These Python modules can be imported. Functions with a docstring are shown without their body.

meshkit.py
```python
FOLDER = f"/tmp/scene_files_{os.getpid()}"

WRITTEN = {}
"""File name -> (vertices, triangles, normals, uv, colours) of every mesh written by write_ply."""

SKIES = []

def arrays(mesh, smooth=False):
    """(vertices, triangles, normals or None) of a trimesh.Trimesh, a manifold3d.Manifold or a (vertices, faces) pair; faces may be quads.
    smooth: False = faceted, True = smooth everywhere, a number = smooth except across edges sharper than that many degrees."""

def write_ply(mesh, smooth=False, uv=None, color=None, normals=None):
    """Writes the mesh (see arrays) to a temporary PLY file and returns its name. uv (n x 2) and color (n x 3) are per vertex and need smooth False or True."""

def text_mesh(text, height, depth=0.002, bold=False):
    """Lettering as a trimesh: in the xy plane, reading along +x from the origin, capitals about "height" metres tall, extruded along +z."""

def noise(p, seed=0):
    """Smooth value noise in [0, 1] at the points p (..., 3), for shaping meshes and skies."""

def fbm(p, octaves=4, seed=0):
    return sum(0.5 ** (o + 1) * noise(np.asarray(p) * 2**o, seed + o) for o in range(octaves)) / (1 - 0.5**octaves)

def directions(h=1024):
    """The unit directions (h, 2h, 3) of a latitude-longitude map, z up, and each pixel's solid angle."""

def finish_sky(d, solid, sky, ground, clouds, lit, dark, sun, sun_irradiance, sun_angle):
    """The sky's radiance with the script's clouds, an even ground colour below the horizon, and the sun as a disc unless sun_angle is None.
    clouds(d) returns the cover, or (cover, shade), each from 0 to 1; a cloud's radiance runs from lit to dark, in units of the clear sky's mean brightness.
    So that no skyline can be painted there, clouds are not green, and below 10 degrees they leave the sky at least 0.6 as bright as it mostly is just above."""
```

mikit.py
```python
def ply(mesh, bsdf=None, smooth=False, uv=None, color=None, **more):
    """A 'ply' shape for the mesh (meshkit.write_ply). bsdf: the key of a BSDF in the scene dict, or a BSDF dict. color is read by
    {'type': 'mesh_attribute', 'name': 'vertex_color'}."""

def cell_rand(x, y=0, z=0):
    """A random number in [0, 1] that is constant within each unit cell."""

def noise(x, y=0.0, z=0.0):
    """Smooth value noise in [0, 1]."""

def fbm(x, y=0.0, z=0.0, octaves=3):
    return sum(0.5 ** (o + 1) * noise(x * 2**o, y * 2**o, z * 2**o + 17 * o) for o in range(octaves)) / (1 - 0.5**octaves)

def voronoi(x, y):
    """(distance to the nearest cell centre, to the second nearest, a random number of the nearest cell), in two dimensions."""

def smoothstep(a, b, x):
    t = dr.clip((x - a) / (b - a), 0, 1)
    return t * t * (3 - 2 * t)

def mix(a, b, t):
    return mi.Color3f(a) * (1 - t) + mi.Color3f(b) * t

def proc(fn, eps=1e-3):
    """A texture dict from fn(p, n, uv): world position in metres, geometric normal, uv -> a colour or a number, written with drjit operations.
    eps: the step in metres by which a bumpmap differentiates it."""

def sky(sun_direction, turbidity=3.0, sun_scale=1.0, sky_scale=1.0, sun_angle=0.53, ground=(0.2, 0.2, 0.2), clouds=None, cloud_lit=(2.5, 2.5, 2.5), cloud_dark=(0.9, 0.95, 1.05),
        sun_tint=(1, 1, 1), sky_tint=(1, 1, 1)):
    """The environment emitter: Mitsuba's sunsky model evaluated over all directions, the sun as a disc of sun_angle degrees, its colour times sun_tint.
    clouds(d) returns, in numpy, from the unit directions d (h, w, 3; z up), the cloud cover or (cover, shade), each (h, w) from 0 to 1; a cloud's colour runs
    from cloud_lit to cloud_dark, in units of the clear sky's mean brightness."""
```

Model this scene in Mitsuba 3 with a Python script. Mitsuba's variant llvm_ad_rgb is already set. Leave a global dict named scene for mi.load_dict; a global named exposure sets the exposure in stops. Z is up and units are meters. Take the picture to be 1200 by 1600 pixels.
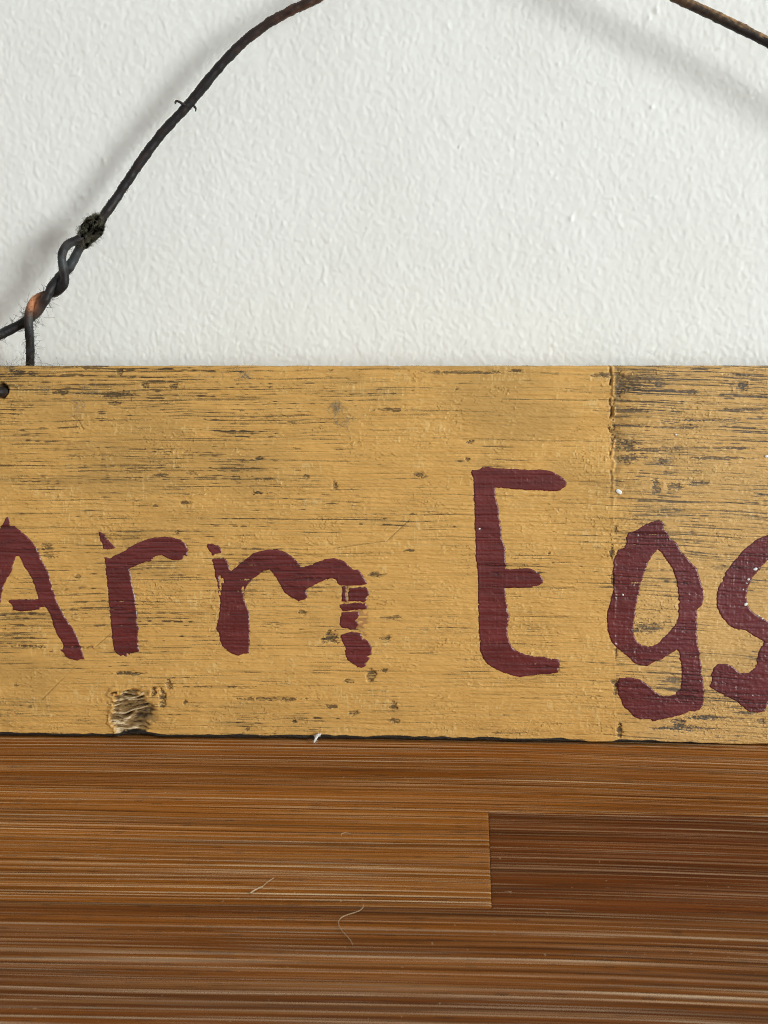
import math
import numpy as np
import trimesh, shapely
import drjit as dr
import mitsuba as mi
import mikit
from scipy.spatial import Delaunay, cKDTree
from shapely.geometry import Polygon, LineString, Point

T = mi.ScalarTransform4f
scene, labels = {}, {}
rng = np.random.default_rng(7)

# ------------------------------------------------------------------ camera
F, YH, W_PX, H_PX = 1700.0, 580.0, 1200.0, 1600.0       # focal length and horizon row, in pixels of a 1200 x 1600 frame
YAW = math.radians(2.0)
D0 = 0.255                                               # metres from the lens to the sign
PITCH = math.atan((H_PX / 2 - YH) / F)
lev = np.array([-math.sin(YAW), math.cos(YAW), 0.0])
fwd = lev * math.cos(PITCH) - np.array([0, 0, math.sin(PITCH)])
rgt = np.array([math.cos(YAW), math.sin(YAW), 0.0])
upv = np.cross(rgt, fwd)
_d = fwd + (H_PX / 2 - 1158) / F * upv                       # the ray down to the foot of the sign
CAM_H = -_d[2] / (_d @ lev) * D0
CAM = -lev * D0 + np.array([0, 0, CAM_H])
scene['camera'] = {
    'type': 'thinlens', 'fov': math.degrees(2 * math.atan(W_PX / 2 / F)), 'fov_axis': 'x',
    'to_world': T().look_at(origin=CAM.tolist(), target=(CAM + fwd).tolist(), up=[0, 0, 1]),
    'aperture_radius': 0.0003, 'focus_distance': D0, 'near_clip': 0.01, 'far_clip': 20.0}

# ------------------------------------------------------------------ light: a window to the right, an even fill for the room's own light
def window_lamp(center, aim, w, h, rgb):
    return {'type': 'rectangle', 'to_world': T().look_at(origin=center, target=aim, up=[0, 0, 1]) @ T().scale([w / 2, h / 2, 1]),
            'emitter': {'type': 'area', 'radiance': {'type': 'rgb', 'value': rgb}}}
scene['window_light'] = window_lamp([1.66, -1.28, 0.28], [0, 0, 0.08], 0.57, 0.80, [30.2, 32.0, 31.0])
labels['window_light'] = {'kind': 'structure'}
scene['room_light'] = {'type': 'constant', 'radiance': {'type': 'rgb', 'value': [0.425, 0.424, 0.405]}}
exposure = 0.0

# ------------------------------------------------------------------ helpers
def px(u, v, Y=0.0):
    """The point on the upright plane y = Y that stands at pixel (u, v) of the frame."""
    d = fwd + (u - W_PX / 2) / F * rgt + (H_PX / 2 - v) / F * upv
    return CAM + d * ((Y - CAM[1]) / d[1])
def pz(u, v):
    """The point on the shelf top (z = 0) at pixel (u, v)."""
    d = fwd + (u - W_PX / 2) / F * rgt + (H_PX / 2 - v) / F * upv
    return CAM + d * (-CAM[2] / d[2])
PXM = D0 / F

class NP:
    floor, sqrt, exp, abs = np.floor, np.sqrt, np.exp, np.abs
    max, min = np.maximum, np.minimum
    @staticmethod
    def rand(x, y, z=0):
        x, y, z = (((np.asarray(v).astype(np.int64) + 1000000) & 0xFFFFFFFF) for v in (x, y, z))
        h = (x * 374761393 + y * 668265263 + z * 2147483647) & 0xFFFFFFFF
        h = ((h ^ (h >> 13)) * 1274126177) & 0xFFFFFFFF
        return ((h ^ (h >> 16)) & 0xFFFFFF) / 16777215.0
class DR:
    floor, sqrt, exp, abs = dr.floor, dr.sqrt, dr.exp, dr.abs
    max, min = dr.maximum, dr.minimum
    rand = staticmethod(mikit.cell_rand)
def n2(B, x, y, s=0):
    """Smooth value noise in the plane, the same numbers in numpy and in drjit."""
    i, j = B.floor(x), B.floor(y)
    a, b = x - i, y - j
    a, b = a * a * (3 - 2 * a), b * b * (3 - 2 * b)
    p, q = B.rand(i, j, s), B.rand(i + 1, j, s)
    r, t = B.rand(i, j + 1, s), B.rand(i + 1, j + 1, s)
    return (p + (q - p) * a) * (1 - b) + (r + (t - r) * a) * b
def ss(B, a, b, x):
    t = B.min(B.max((x - a) / (b - a), 0.0), 1.0)
    return t * t * (3 - 2 * t)

def streaks(B, x, v, fx, seed, thin, wide, on0, on1):
    """Fine lines along x, one per unit of v at most: each has its own place, width and comings and goings."""
    i = B.floor(v)
    c, w = B.rand(i, 3, seed), B.rand(i, 5, seed)
    d = B.abs(v - i - 0.3 - 0.4 * c)
    w = thin + (wide - thin) * w * w
    amp = ss(B, on0, on1, n2(B, x * fx + 37.7 * c, i + 0.5, seed + 1))
    return ss(B, 1.0, 0.35, d / w) * amp

def add(key, mesh, bsdf, label=None, category=None, group=None, kind=None, smooth=True, uv=None):
    base, k = key, 0
    while key in scene:
        k += 1
        key = f'{base}_{k:03d}'
    scene[key] = mikit.ply(mesh, bsdf, smooth=smooth, uv=uv)
    note(key, label, category, group, kind)
    return key
def note(key, label=None, category=None, group=None, kind=None):
    d = {k: v for k, v in dict(label=label, category=category, group=group, kind=kind).items() if v}
    if d:
        labels[key] = d
def grid_faces(nx, ny, flip=False):
    i, j = np.meshgrid(np.arange(nx - 1), np.arange(ny - 1), indexing='ij')
    a = (i * ny + j).ravel(); b = a + ny
    f = np.stack([a, b, b + 1, a, b + 1, a + 1], 1).reshape(-1, 3)
    return f[:, ::-1] if flip else f
def tube(path, radius, sides=10, cap=True, wob=0.0, seed=0):
    """A closed tube along the points, with a radius per point and an uneven skin."""
    p = np.asarray(path, float); n = len(p)
    r = np.broadcast_to(radius, (n,))
    t = np.gradient(p, axis=0); t /= np.linalg.norm(t, axis=1, keepdims=True) + 1e-12
    a = np.zeros_like(p); ref = np.array([0.31, -0.9, 0.3])
    for i in range(n):
        ref = ref - t[i] * (ref @ t[i]); ref /= np.linalg.norm(ref) + 1e-12; a[i] = ref
    b = np.cross(t, a)
    ang = np.arange(sides) * 2 * np.pi / sides
    rr = np.repeat(r[:, None], sides, 1)
    if wob:
        s = np.concatenate([[0], np.cumsum(np.linalg.norm(np.diff(p, axis=0), axis=1))])
        rr = rr * (1 + wob * (n2(NP, (s[:, None] * 900) + 0 * ang, np.cos(ang)[None] * 1.6 + 9 + 0 * s[:, None], seed)
                              + 0.7 * n2(NP, s[:, None] * 2600 + 0 * ang, np.sin(ang)[None] * 2.2 + 5 + 0 * s[:, None], seed + 3) - 0.85))
    v = p[:, None] + rr[..., None] * (np.cos(ang)[None, :, None] * a[:, None] + np.sin(ang)[None, :, None] * b[:, None])
    i, j = np.meshgrid(np.arange(n - 1), np.arange(sides), indexing='ij')
    q = np.stack([i * sides + j, i * sides + (j + 1) % sides, (i + 1) * sides + (j + 1) % sides, (i + 1) * sides + j], -1).reshape(-1, 4)
    v = v.reshape(-1, 3); f = np.vstack([q[:, [0, 1, 2]], q[:, [0, 2, 3]]])
    if cap:
        m = len(v); v = np.vstack([v, p[:1], p[-1:]]); k = np.arange(sides)
        f = np.vstack([f, np.stack([(k + 1) % sides, k, k * 0 + m], 1), np.stack([(n - 1) * sides + k, (n - 1) * sides + (k + 1) % sides, k * 0 + m + 1], 1)])
    return v, f
def spline(pts, n):
    from scipy.interpolate import CubicSpline
    p = np.asarray(pts, float)
    s = np.concatenate([[0], np.cumsum(np.linalg.norm(np.diff(p, axis=0), axis=1) ** 0.6)])
    return CubicSpline(s, p)(np.linspace(0, s[-1], n))
def join(parts):
    vs, fs, m = [], [], 0
    for v, f in parts:
        vs.append(v); fs.append(np.asarray(f) + m); m += len(v)
    return np.vstack(vs), np.vstack(fs)
def fibre(start, length, heading, radius, curl=1.0, steps=9, sides=4):
    p = [np.asarray(start, float)]; d = np.asarray(heading, float); d = d / np.linalg.norm(d)
    bend = rng.normal(size=3) * curl
    for _ in range(steps):
        d = d + (bend * 0.35 + rng.normal(size=3) * 0.25 * curl); d /= np.linalg.norm(d)
        p.append(p[-1] + d * length / steps)
    return tube(np.array(p), radius, sides)

# ------------------------------------------------------------------ the painted board: one relief, read by its mesh and by its paint
X0, X1 = -0.150, 0.190
ZT = float(px(600, 571.5)[2])
THICK = 0.0155
(XJ, _, ZJ), (XK, _, ZK) = px(957, 600).tolist(), px(961, 1150).tolist()    # the near-vertical break in the paint
def P2(u, v):
    q = px(u, v); return float(q[0]), float(q[2])
# chips and dark blotches: centre and half sizes in pixels of the frame, depth of the flaked paint in mm
MARKS = [(74, 853, 8, 6, .10), (77, 868, 12, 4, .08), (45, 1010, 23, 2.6, .25), (117, 1011, 22, 2.4, .25), (122, 901, 5, 4, .1), (145, 897, 5, 2, .1), (25, 1070, 4, 3, .1),
         (472, 958, 6, 4, .15), (516, 996, 13, 9, .22), (580, 1056, 7, 10, .35), (588, 897, 13, 4, .12), (604, 997, 8, 4, .12), (601, 1047, 5, 3, .1), (655, 742, 10, 5, .1),
         (735, 690, 6, 3, .15), (182, 616, 26, 5, .12), (96, 613, 12, 4, .12), (50, 584, 9, 4, .12), (28, 583, 13, 3.5, .1), (226, 601, 6, 5, .2), (186, 581, 5, 6, .3), (272, 604, 7, 4, .15),
         (180, 630, 12, 3, .1), (146, 571, 24, 4, .1), (140, 573, 14, 4, .1), (978, 600, 14, 12, .18), (1000, 594, 20, 11, .12), (1030, 600, 12, 6, .08), (950, 586, 22, 4, .1),
         (957, 640, 2.5, 22, .3), (957, 676, 2.5, 24, .3), (978, 695, 20, 9, .1), (975, 720, 14, 6, .1), (1032, 722, 16, 5, .08), (1025, 760, 7, 12, .1), (1055, 760, 11, 5, .1), (1092, 755, 17, 4, .1),
         (1160, 604, 8, 7, .12), (1162, 586, 24, 4, .1), (1075, 612, 14, 3, .1), (715, 582, 60, 2.5, .08), (808, 580, 10, 3, .1), (545, 1064, 10, 3, .1), (425, 1092, 44, 3.5, .12), (460, 1127, 4, 3, .2),
         (553, 1113, 8, 5, .2), (615, 1104, 6, 8, .25), (615, 1126, 9, 4, .15), (520, 1104, 12, 4, .12), (386, 1139, 5, 3, .2), (640, 1100, 0.1, 0.1, 0), (1070, 1138, 42, 5, .12), (1062, 1132, 12, 9, .2),
         (1104, 1121, 30, 4, .1), (968, 1142, 4, 12, .35), (523, 636, 2, 2, .1), (608, 640, 20, 3, .05), (730, 718, 4, 3, .2), (713, 608, 4, 3, .15), (1010, 982, 22, 8, .1), (1052, 1062, 14, 7, .15),
         (405, 716, 7, 3, .15), (300, 739, 9, 3, .12), (250, 742, 12, 2.5, .12), (524, 758, 4, 6, .25), (478, 745, 4, 4, .15), (402, 770, 8, 2.5, .12), (290, 785, 9, 3, .12), (277, 832, 4, 4, .15), (640, 860, 8, 2, .1),
         (612, 965, 18, 3, .1), (858, 865, 2, 2, .2), (1190, 1127, 6, 6, .15), (345, 1073, 50, 2, .1), (200, 1052, 22, 3, .12), (240, 1081, 3.5, 8, .45), (253, 1089, 4.5, 11, .45), (264, 1071, 4.5, 9, .4), (254, 1101, 5, 7, .3), (290, 1096, 4, 4, .25), (968, 588, 9, 9, .3), (961, 828, 3, 5, .2), (956, 862, 3, 9, .2), (957, 905, 2.5, 12, .2), (962, 1022, 2, 8, .2), (962, 1075, 3, 14, .3), (959, 1066, 6, 4, .2), (985, 597, 26, 12, .15), (1008, 592, 14, 10, .12), (967, 612, 7, 9, .25), (985, 640, 18, 3, .1), (990, 664, 22, 3, .1), (1012, 703, 34, 3, .1), (985, 716, 22, 6, .12), (1080, 700, 60, 2, .1), (1130, 716, 50, 2.5, .12), (1100, 656, 48, 2, .1), (1060, 668, 36, 2, .1), (1160, 640, 34, 2, .08), (1150, 700, 30, 2, .1)]
SCRATCHES = [((65, 1094), (135, 1023)), ((135, 1023), (172, 991)), ((0, 997), (34, 988)), ((34, 988), (50, 980)), ((135, 1022), (100, 1010)), ((605, 845), (520, 857)), ((122, 655), (131, 671)), ((640, 812), (604, 846))]
MK = [(*P2(u, v), a * PXM, b * PXM, d * 1e-3) for u, v, a, b, d in MARKS]
SC = [(*P2(*a), *P2(*b)) for a, b in SCRATCHES]
HX, HZ = P2(2, 611)                                      # the hole for the wire
LEG = P2(554, 952)
GX, GZ = P2(212, 1114)                                   # the gouge at the bottom edge

def relief(B, x, z, full=True):
    """Height of the paint (m), bare dark wood (0..1), grime (0..1), raw gouged wood (0..1), tone, right of the break (0..1)."""
    rx = B.max(x - 0.01, 0.0)
    zt = z + rx * rx * 0.35 + 0.0009 * (n2(B, x * 22, z * 35, 1) - 0.5) + 0.00035 * (n2(B, x * 130, z * 260, 2) - 0.5)
    xj = XJ + (z - ZJ) * ((XK - XJ) / (ZK - ZJ)) + 0.0009 * (n2(B, x * 0 + 3.5, z * 300, 3) - 0.5) + 0.0006 * (n2(B, x * 0 + 8.5, z * 1300, 48) - 0.5)
    R = ss(B, -0.00015, 0.00015, x - xj)
    hi = z / ZT
    dens = (n2(B, x * 32 + 5, z * 70, 4) - 0.5) * 0.75 + (n2(B, x * 110, z * 240, 5) - 0.5) * 0.6
    Rs = ss(B, -0.001, 0.010, x - xj)
    dens = dens + R * 0.26 * ss(B, 0.66, 0.92, hi) + Rs * (0.16 * ss(B, 0.30, 0.75, hi) - 0.02) + 0.22 * ss(B, 0.91, 1.0, hi) - (0.26 * ss(B, -0.04, 0.01, x) + 0.12 * ss(B, 0.5, 0.2, hi)) * (1 - R)
    brk = n2(B, x * 900, zt * 2600, 6)
    s1 = n2(B, x * 58, zt * 3300, 7)
    s2 = n2(B, x * 150, zt * 5200, 8)
    s3 = n2(B, x * 34, zt * 5600, 9)
    dark = ss(B, 0.91, 1.0, s1 + 0.28 * dens + 0.26 * (brk - 0.5))
    dark = B.max(dark, 0.9 * ss(B, 0.91, 0.98, s2 + 0.30 * dens + 0.26 * (brk - 0.5)))
    dark = B.max(dark, 0.9 * ss(B, 0.925, 0.98, s3 + 0.25 * dens + 0.2 * (brk - 0.5) + 0.03 * R))
    grime = ss(B, 0.55, 0.95, s1 + 0.35 * dens) * 0.5 + ss(B, 0.55, 0.95, s3 + 0.25 * dens) * 0.6
    hair = B.max(streaks(B, x, zt * 620, 70, 101, 0.05, 0.14, 0.42, 0.85), B.max(streaks(B, x, zt * 1050, 110, 103, 0.07, 0.19, 0.42, 0.85), 0.8 * streaks(B, x, zt * 1800, 160, 105, 0.12, 0.28, 0.45, 0.9)))
    grime = B.max(grime * 0.75, hair * ss(B, -0.75, 0.10, dens) * (0.6 + 0.7 * brk))
    dark = B.max(dark, 0.85 * ss(B, 0.57, 0.95, hair + 0.45 * dens + 0.4 * (brk - 0.5)))
    tone = 0.45 * s3 + 0.3 * n2(B, x * 90, zt * 7000, 10) + 0.25 * n2(B, x * 300, z * 420, 11)
    rag = n2(B, x * 2600, z * 4200, 12)
    lump = n2(B, x * 650, z * 900, 13)
    lump2 = n2(B, x * 1250, z * 1700, 24)
    crumb = ss(B, 0.76, 0.95, n2(B, x * 2300, z * 2700, 14)) * ss(B, 0.40, 0.75, n2(B, x * 140, z * 190, 15) + 0.15 * R)
    comb = ss(B, 0.6, 0.9, n2(B, x * 2900, z * 700, 16)) * ss(B, 0.62, 0.8, n2(B, x * 120, z * 330, 17))
    h = 0.000035 * s3 + 0.00007 * (s1 - 0.5) + 0.00003 * n2(B, x * 120, zt * 6500, 10) + 0.00005 * lump + 0.00013 * crumb + 0.00003 * comb + 0.00004 * (lump2 - 0.5) - 0.00007 * hair
    chip, pit = x * 0, x * 0
    for cx, cz, a, b, d in MK:
        ex, ez = (x - cx) / a, (z - cz) / b
        if B is NP:                                       # the same sum, only where it is not zero
            k = np.nonzero((np.abs(ex) < 2.4) & (np.abs(ez) < 2.4))
            m = ss(B, 1.05, 0.90, np.sqrt(ex[k] ** 2 + ez[k] ** 2) + 0.9 * (rag[k] - 0.5) + 0.9 * (brk[k] - 0.5))
            chip[k] = np.maximum(chip[k], m)
            pit[k] = np.maximum(pit[k], m * d)
            continue
        m = ss(B, 1.05, 0.90, B.sqrt(ex * ex + ez * ez) + 0.9 * (rag - 0.5) + 0.9 * (brk - 0.5))
        chip = B.max(chip, m)
        pit = B.max(pit, m * d)
    for ax, az, bx, bz in SC:
        l2 = (bx - ax) ** 2 + (bz - az) ** 2
        t = B.min(B.max(((x - ax) * (bx - ax) + (z - az) * (bz - az)) / l2, 0.0), 1.0)
        dd = B.sqrt((x - ax - t * (bx - ax)) ** 2 + (z - az - t * (bz - az)) ** 2)
        m = ss(B, 0.00017, 0.00005, dd + 0.00012 * (lump - 0.5)) * ss(B, 0.15, 0.6, n2(B, x * 380, z * 380, 36))
        dark = B.max(dark, 0.5 * m)
        h = h - 0.00008 * m
    dark = B.max(dark, chip * (0.35 + 0.65 * ss(B, 0.30, 0.50, 0.5 * rag + 0.5 * s2 + 0.15 * (lump - 0.5))))
    # the break: a ragged paint ridge with a dark groove to its right, stronger towards the top
    up = ss(B, 0.62, 0.80, hi)
    dj = x - xj
    ridge = B.exp(-(dj / 0.00034) ** 2) * (0.35 + 1.3 * up) * (0.1 + 1.2 * lump) * (0.35 + 0.9 * n2(B, x * 0 + 4, z * 520, 49))
    side = B.exp(-B.max(dj, 0.0) / 0.0022) * ss(B, 0.0002, 0.0006, dj) * up * ss(B, 0.40, 0.62, 0.55 * n2(B, x * 260, zt * 1300, 38) + 0.45 * n2(B, x * 0 + 2, z * 260, 39) + 0.1 * up)
    dark = B.max(dark, side)
    h = h - 0.00012 * side
    dark = dark * (1 - 0.8 * B.min(ridge, 1.0))
    h = h + 0.00030 * ridge - R * 0.00004 
    groove = B.exp(-((dj + 0.0006) / 0.00022) ** 2) * up * ss(B, 0.3, 0.55, n2(B, x * 0 + 1, z * 900, 18))
    dark = B.max(dark, groove)
    h = h - 0.0003 * groove
    hole = ss(B, 0.0020, 0.0015, B.sqrt((x - HX) ** 2 + (z - HZ) ** 2) + 0.0007 * (lump - 0.5))
    dark = B.max(dark, hole)
    h = h - 0.0016 * hole
    # the gouge
    gx, gz = (x - GX) / 0.0061, (z - GZ) / 0.0066
    lop = B.sqrt(gx * gx + gz * gz) + 0.45 * (n2(B, x * 360, z * 420, 19) - 0.5) + 0.35 * (n2(B, x * 900, z * 2100, 20) - 0.5)
    soft = ss(B, -0.4, 0.9, gx + 0.25 * gz)
    gouge = ss(B, 1.0, 0.88 - 0.5 * soft, lop)
    low = ss(B, 0.1, -0.8, gz)
    fz = zt * 2000 - (x - GX) * 350 + 2.6 * (n2(B, x * 330, z * 330, 37) - 0.5) + low * (x - GX) * 500
    fib = n2(B, x * 330 + z * 150, fz, 22)
    fib2 = n2(B, x * 900, fz * 2.1, 23)
    fib = fib + 0.35 * ss(B, -0.1, -0.85, gx) + 0.15 * low - 0.12  # left lip paler: light from the right put into the raw wood
    h = h - gouge * (0.0004 + 0.0016 * (1 - fib) - 0.0007 * fib2) * (1 - 0.4 * soft) + 0.00045 * ss(B, 1.3, 1.0, lop) * (1 - gouge) * ss(B, 0.0, -0.6, gx)
    h = h - 0.00010 * dark * (1 - chip) - pit * (0.7 + 0.6 * rag)
    return h, dark, grime, gouge, tone, R * ss(B, -0.002, 0.012, dj + 0.004 * (n2(B, x * 300, z * 1500, 25) - 0.5)), fib, fib2, crumb + comb

def board_paint(p, n, uv):
    h, dark, grime, gouge, tone, R, fib, fib2, crumb = relief(DR, p.x, p.z)
    c = mikit.mix([0.535, 0.284, 0.070], [0.745, 0.433, 0.133], tone)
    mott = 0.6 * n2(DR, p.x * 34, p.z * 60, 62) + 0.4 * n2(DR, p.x * 120, p.z * 240, 63)
    c = mikit.mix(c, [0.42, 0.245, 0.075], 0.5 * ss(DR, 0.45, 0.8, mott))
    c = mikit.mix(c, [0.62, 0.39, 0.16], 0.5 * R)
    c = mikit.mix(c, [0.72, 0.49, 0.20], 0.6 * dr.clip(crumb, 0, 1))
    c = mikit.mix(c, [0.215, 0.135, 0.046], 0.66 * dr.clip(grime, 0, 1))
    wood = mikit.mix([0.034, 0.025, 0.017], [0.048, 0.048, 0.054], 0.85 * R)
    c = mikit.mix(c, wood, dr.clip(dark, 0, 1) * (0.66 + 0.3 * n2(DR, p.x * 70, p.z * 190, 46)))
    sx, sz = (p.x - LEG[0]) / 0.0029, (p.z - LEG[1]) / 0.0072      # thin maroon left where the m's broken leg has flaked
    c = mikit.mix(c, [0.20, 0.060, 0.040], 0.5 * ss(DR, 1.05, 0.85, dr.maximum(dr.abs(sx), dr.abs(sz)) + 0.5 * (n2(DR, p.x * 1500, p.z * 1500, 47) - 0.5)) * ss(DR, 0.40, 0.62, n2(DR, p.x * 900, p.z * 2600, 56)))
    f = 0.8 * fib + 0.5 * fib2 + 0.01
    raw = mikit.mix(mikit.mix([0.022, 0.015, 0.010], [0.23, 0.140, 0.056], ss(DR, 0.30, 0.72, f)), [0.66, 0.52, 0.33], ss(DR, 0.80, 1.05, f))
    c = mikit.mix(c, raw, gouge * 0.95)
    c = mikit.mix(c, [0.022, 0.017, 0.013], ss(DR, 0.00035, 0.00015, uv.y + 0.0003 * (n2(DR, p.x * 420, p.z * 900, 26) - 0.5) + 0.0002 * (n2(DR, p.x * 170, p.z * 90, 58) - 0.5)))  # foot of the board near-black: contact shade under the sign put into colour
    return c

def board_grit(p, n, uv):
    clump = ss(DR, 0.35, 0.75, n2(DR, p.x * 150, p.z * 260, 27))
    return (0.00010 * n2(DR, p.x * 1500, p.z * 3300, 40) + 0.00012 * n2(DR, p.x * 260, p.z * 4600, 28) + clump * 0.00020 * ss(DR, 0.76, 0.95, n2(DR, p.x * 2700, p.z * 3300, 29))
            + 0.00005 * n2(DR, p.x * 1300, p.z * 1500, 30))
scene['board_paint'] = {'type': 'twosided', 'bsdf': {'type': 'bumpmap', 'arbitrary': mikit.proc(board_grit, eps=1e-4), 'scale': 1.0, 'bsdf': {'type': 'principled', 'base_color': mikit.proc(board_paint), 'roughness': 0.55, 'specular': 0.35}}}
EDGE_B = np.array([(-400, 1146), (0, 1146), (60, 1146.5), (150, 1147), (178, 1147), (195, 1143.5), (225, 1144), (250, 1148), (330, 1149.5), (480, 1150), (600, 1150.5), (700, 1152.5), (800, 1154),
                   (880, 1155), (930, 1160), (955, 1161), (967, 1156.5), (1040, 1160), (1120, 1163), (1200, 1166), (1800, 1175)], float)
EB = np.array([P2(u, v) for u, v in EDGE_B])
def z_bottom(x):
    return np.maximum(np.interp(x, EB[:, 0], EB[:, 1]), 0.0001) + 0.00022 * (n2(NP, x * 420, x * 0, 31) - 0.5) + 0.00010 * (n2(NP, x * 1300, x * 0, 32) - 0.5) + 0.0003 * (n2(NP, x * 120, x * 0, 57) - 0.5)
def z_top(x):
    return ZT + 0.00012 * (n2(NP, x * 300, x * 0, 33) - 0.5) + 0.00010 * (n2(NP, x * 1400, x * 0, 34) - 0.5)
xs = np.unique(np.concatenate([np.arange(X0, -0.104, 0.001), np.arange(-0.104, 0.104, 0.0002), np.arange(0.104, X1, 0.001), [X1]]))
ROUND = 0.0006
te = np.array([0, .03, .08, .15, .25, .4, .6, .8, 1.0]) * ROUND
RB = 0.0007
tb = np.array([0, .03, .08, .15, .25, .35, .45, .55, .65, .75, .85, 1.0]) * RB
ts = np.concatenate([tb, np.linspace(RB, ZT - ROUND, 430)[1:-1], ZT - te[::-1]]) / ZT
gx, gt = np.meshgrid(xs, ts, indexing='ij')
zpaint, zt_ = z_bottom(gx), z_top(gx)
zb = np.maximum(zpaint - 0.0008, 0.0001 + 0.0002 * n2(NP, gx * 300, gx * 0, 35))
gz = zb + (zt_ - zb) * gt
def board_y(x, z):
    return -relief(NP, x, z)[0]
def rim(d, r=ROUND):
    e = np.clip(r - d, 0, r)
    return r - np.sqrt(np.maximum(r ** 2 - e ** 2, 0))
gy = board_y(gx, gz) * np.clip(np.minimum(gt, 1 - gt) * ZT / 0.0004, 0, 1) + rim(gt * ZT, RB) + rim((1 - gt) * ZT) + rim(gx - X0) + rim(X1 - gx)
nx, nz = gx.shape
front = np.stack([gx, gy, gz], -1).reshape(-1, 3)
back = front.reshape(nx, nz, 3)[:, [0, -1]].copy(); back[..., 1] = THICK
v = np.vstack([front, back.reshape(-1, 3)])
f = [grid_faces(nx, nz)]
m = nx * nz; i = np.arange(nx - 1)
bot, top, bb, bt = i * nz, i * nz + nz - 1, m + i * 2, m + i * 2 + 1
f += [np.stack([bot, bb, bb + 2], 1), np.stack([bot, bb + 2, bot + nz], 1), np.stack([top, top + nz, bt + 2], 1), np.stack([top, bt + 2, bt], 1),
      np.stack([bb, bt, bt + 2], 1), np.stack([bb, bt + 2, bb + 2], 1)]
for e, flip in ((0, False), (nx - 1, True)):
    ring = [e * nz + k for k in range(nz)]
    cap = [(ring[k], ring[k + 1], m + e * 2 + (1 if k > nz // 2 else 0)) for k in range(nz - 1)] + [(ring[nz // 2 + 1], m + e * 2 + 1, m + e * 2)]
    f.append(np.array([c[::-1] for c in cap] if flip else cap))
board_mesh = trimesh.Trimesh(v, np.vstack(f), process=False)
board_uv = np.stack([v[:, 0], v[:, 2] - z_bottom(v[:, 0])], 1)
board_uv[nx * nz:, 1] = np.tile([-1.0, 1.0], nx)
labels['wooden_sign'] = {'label': 'weathered ochre sign with maroon lettering and wire handle, standing on the brown shelf', 'category': 'sign'}
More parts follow.
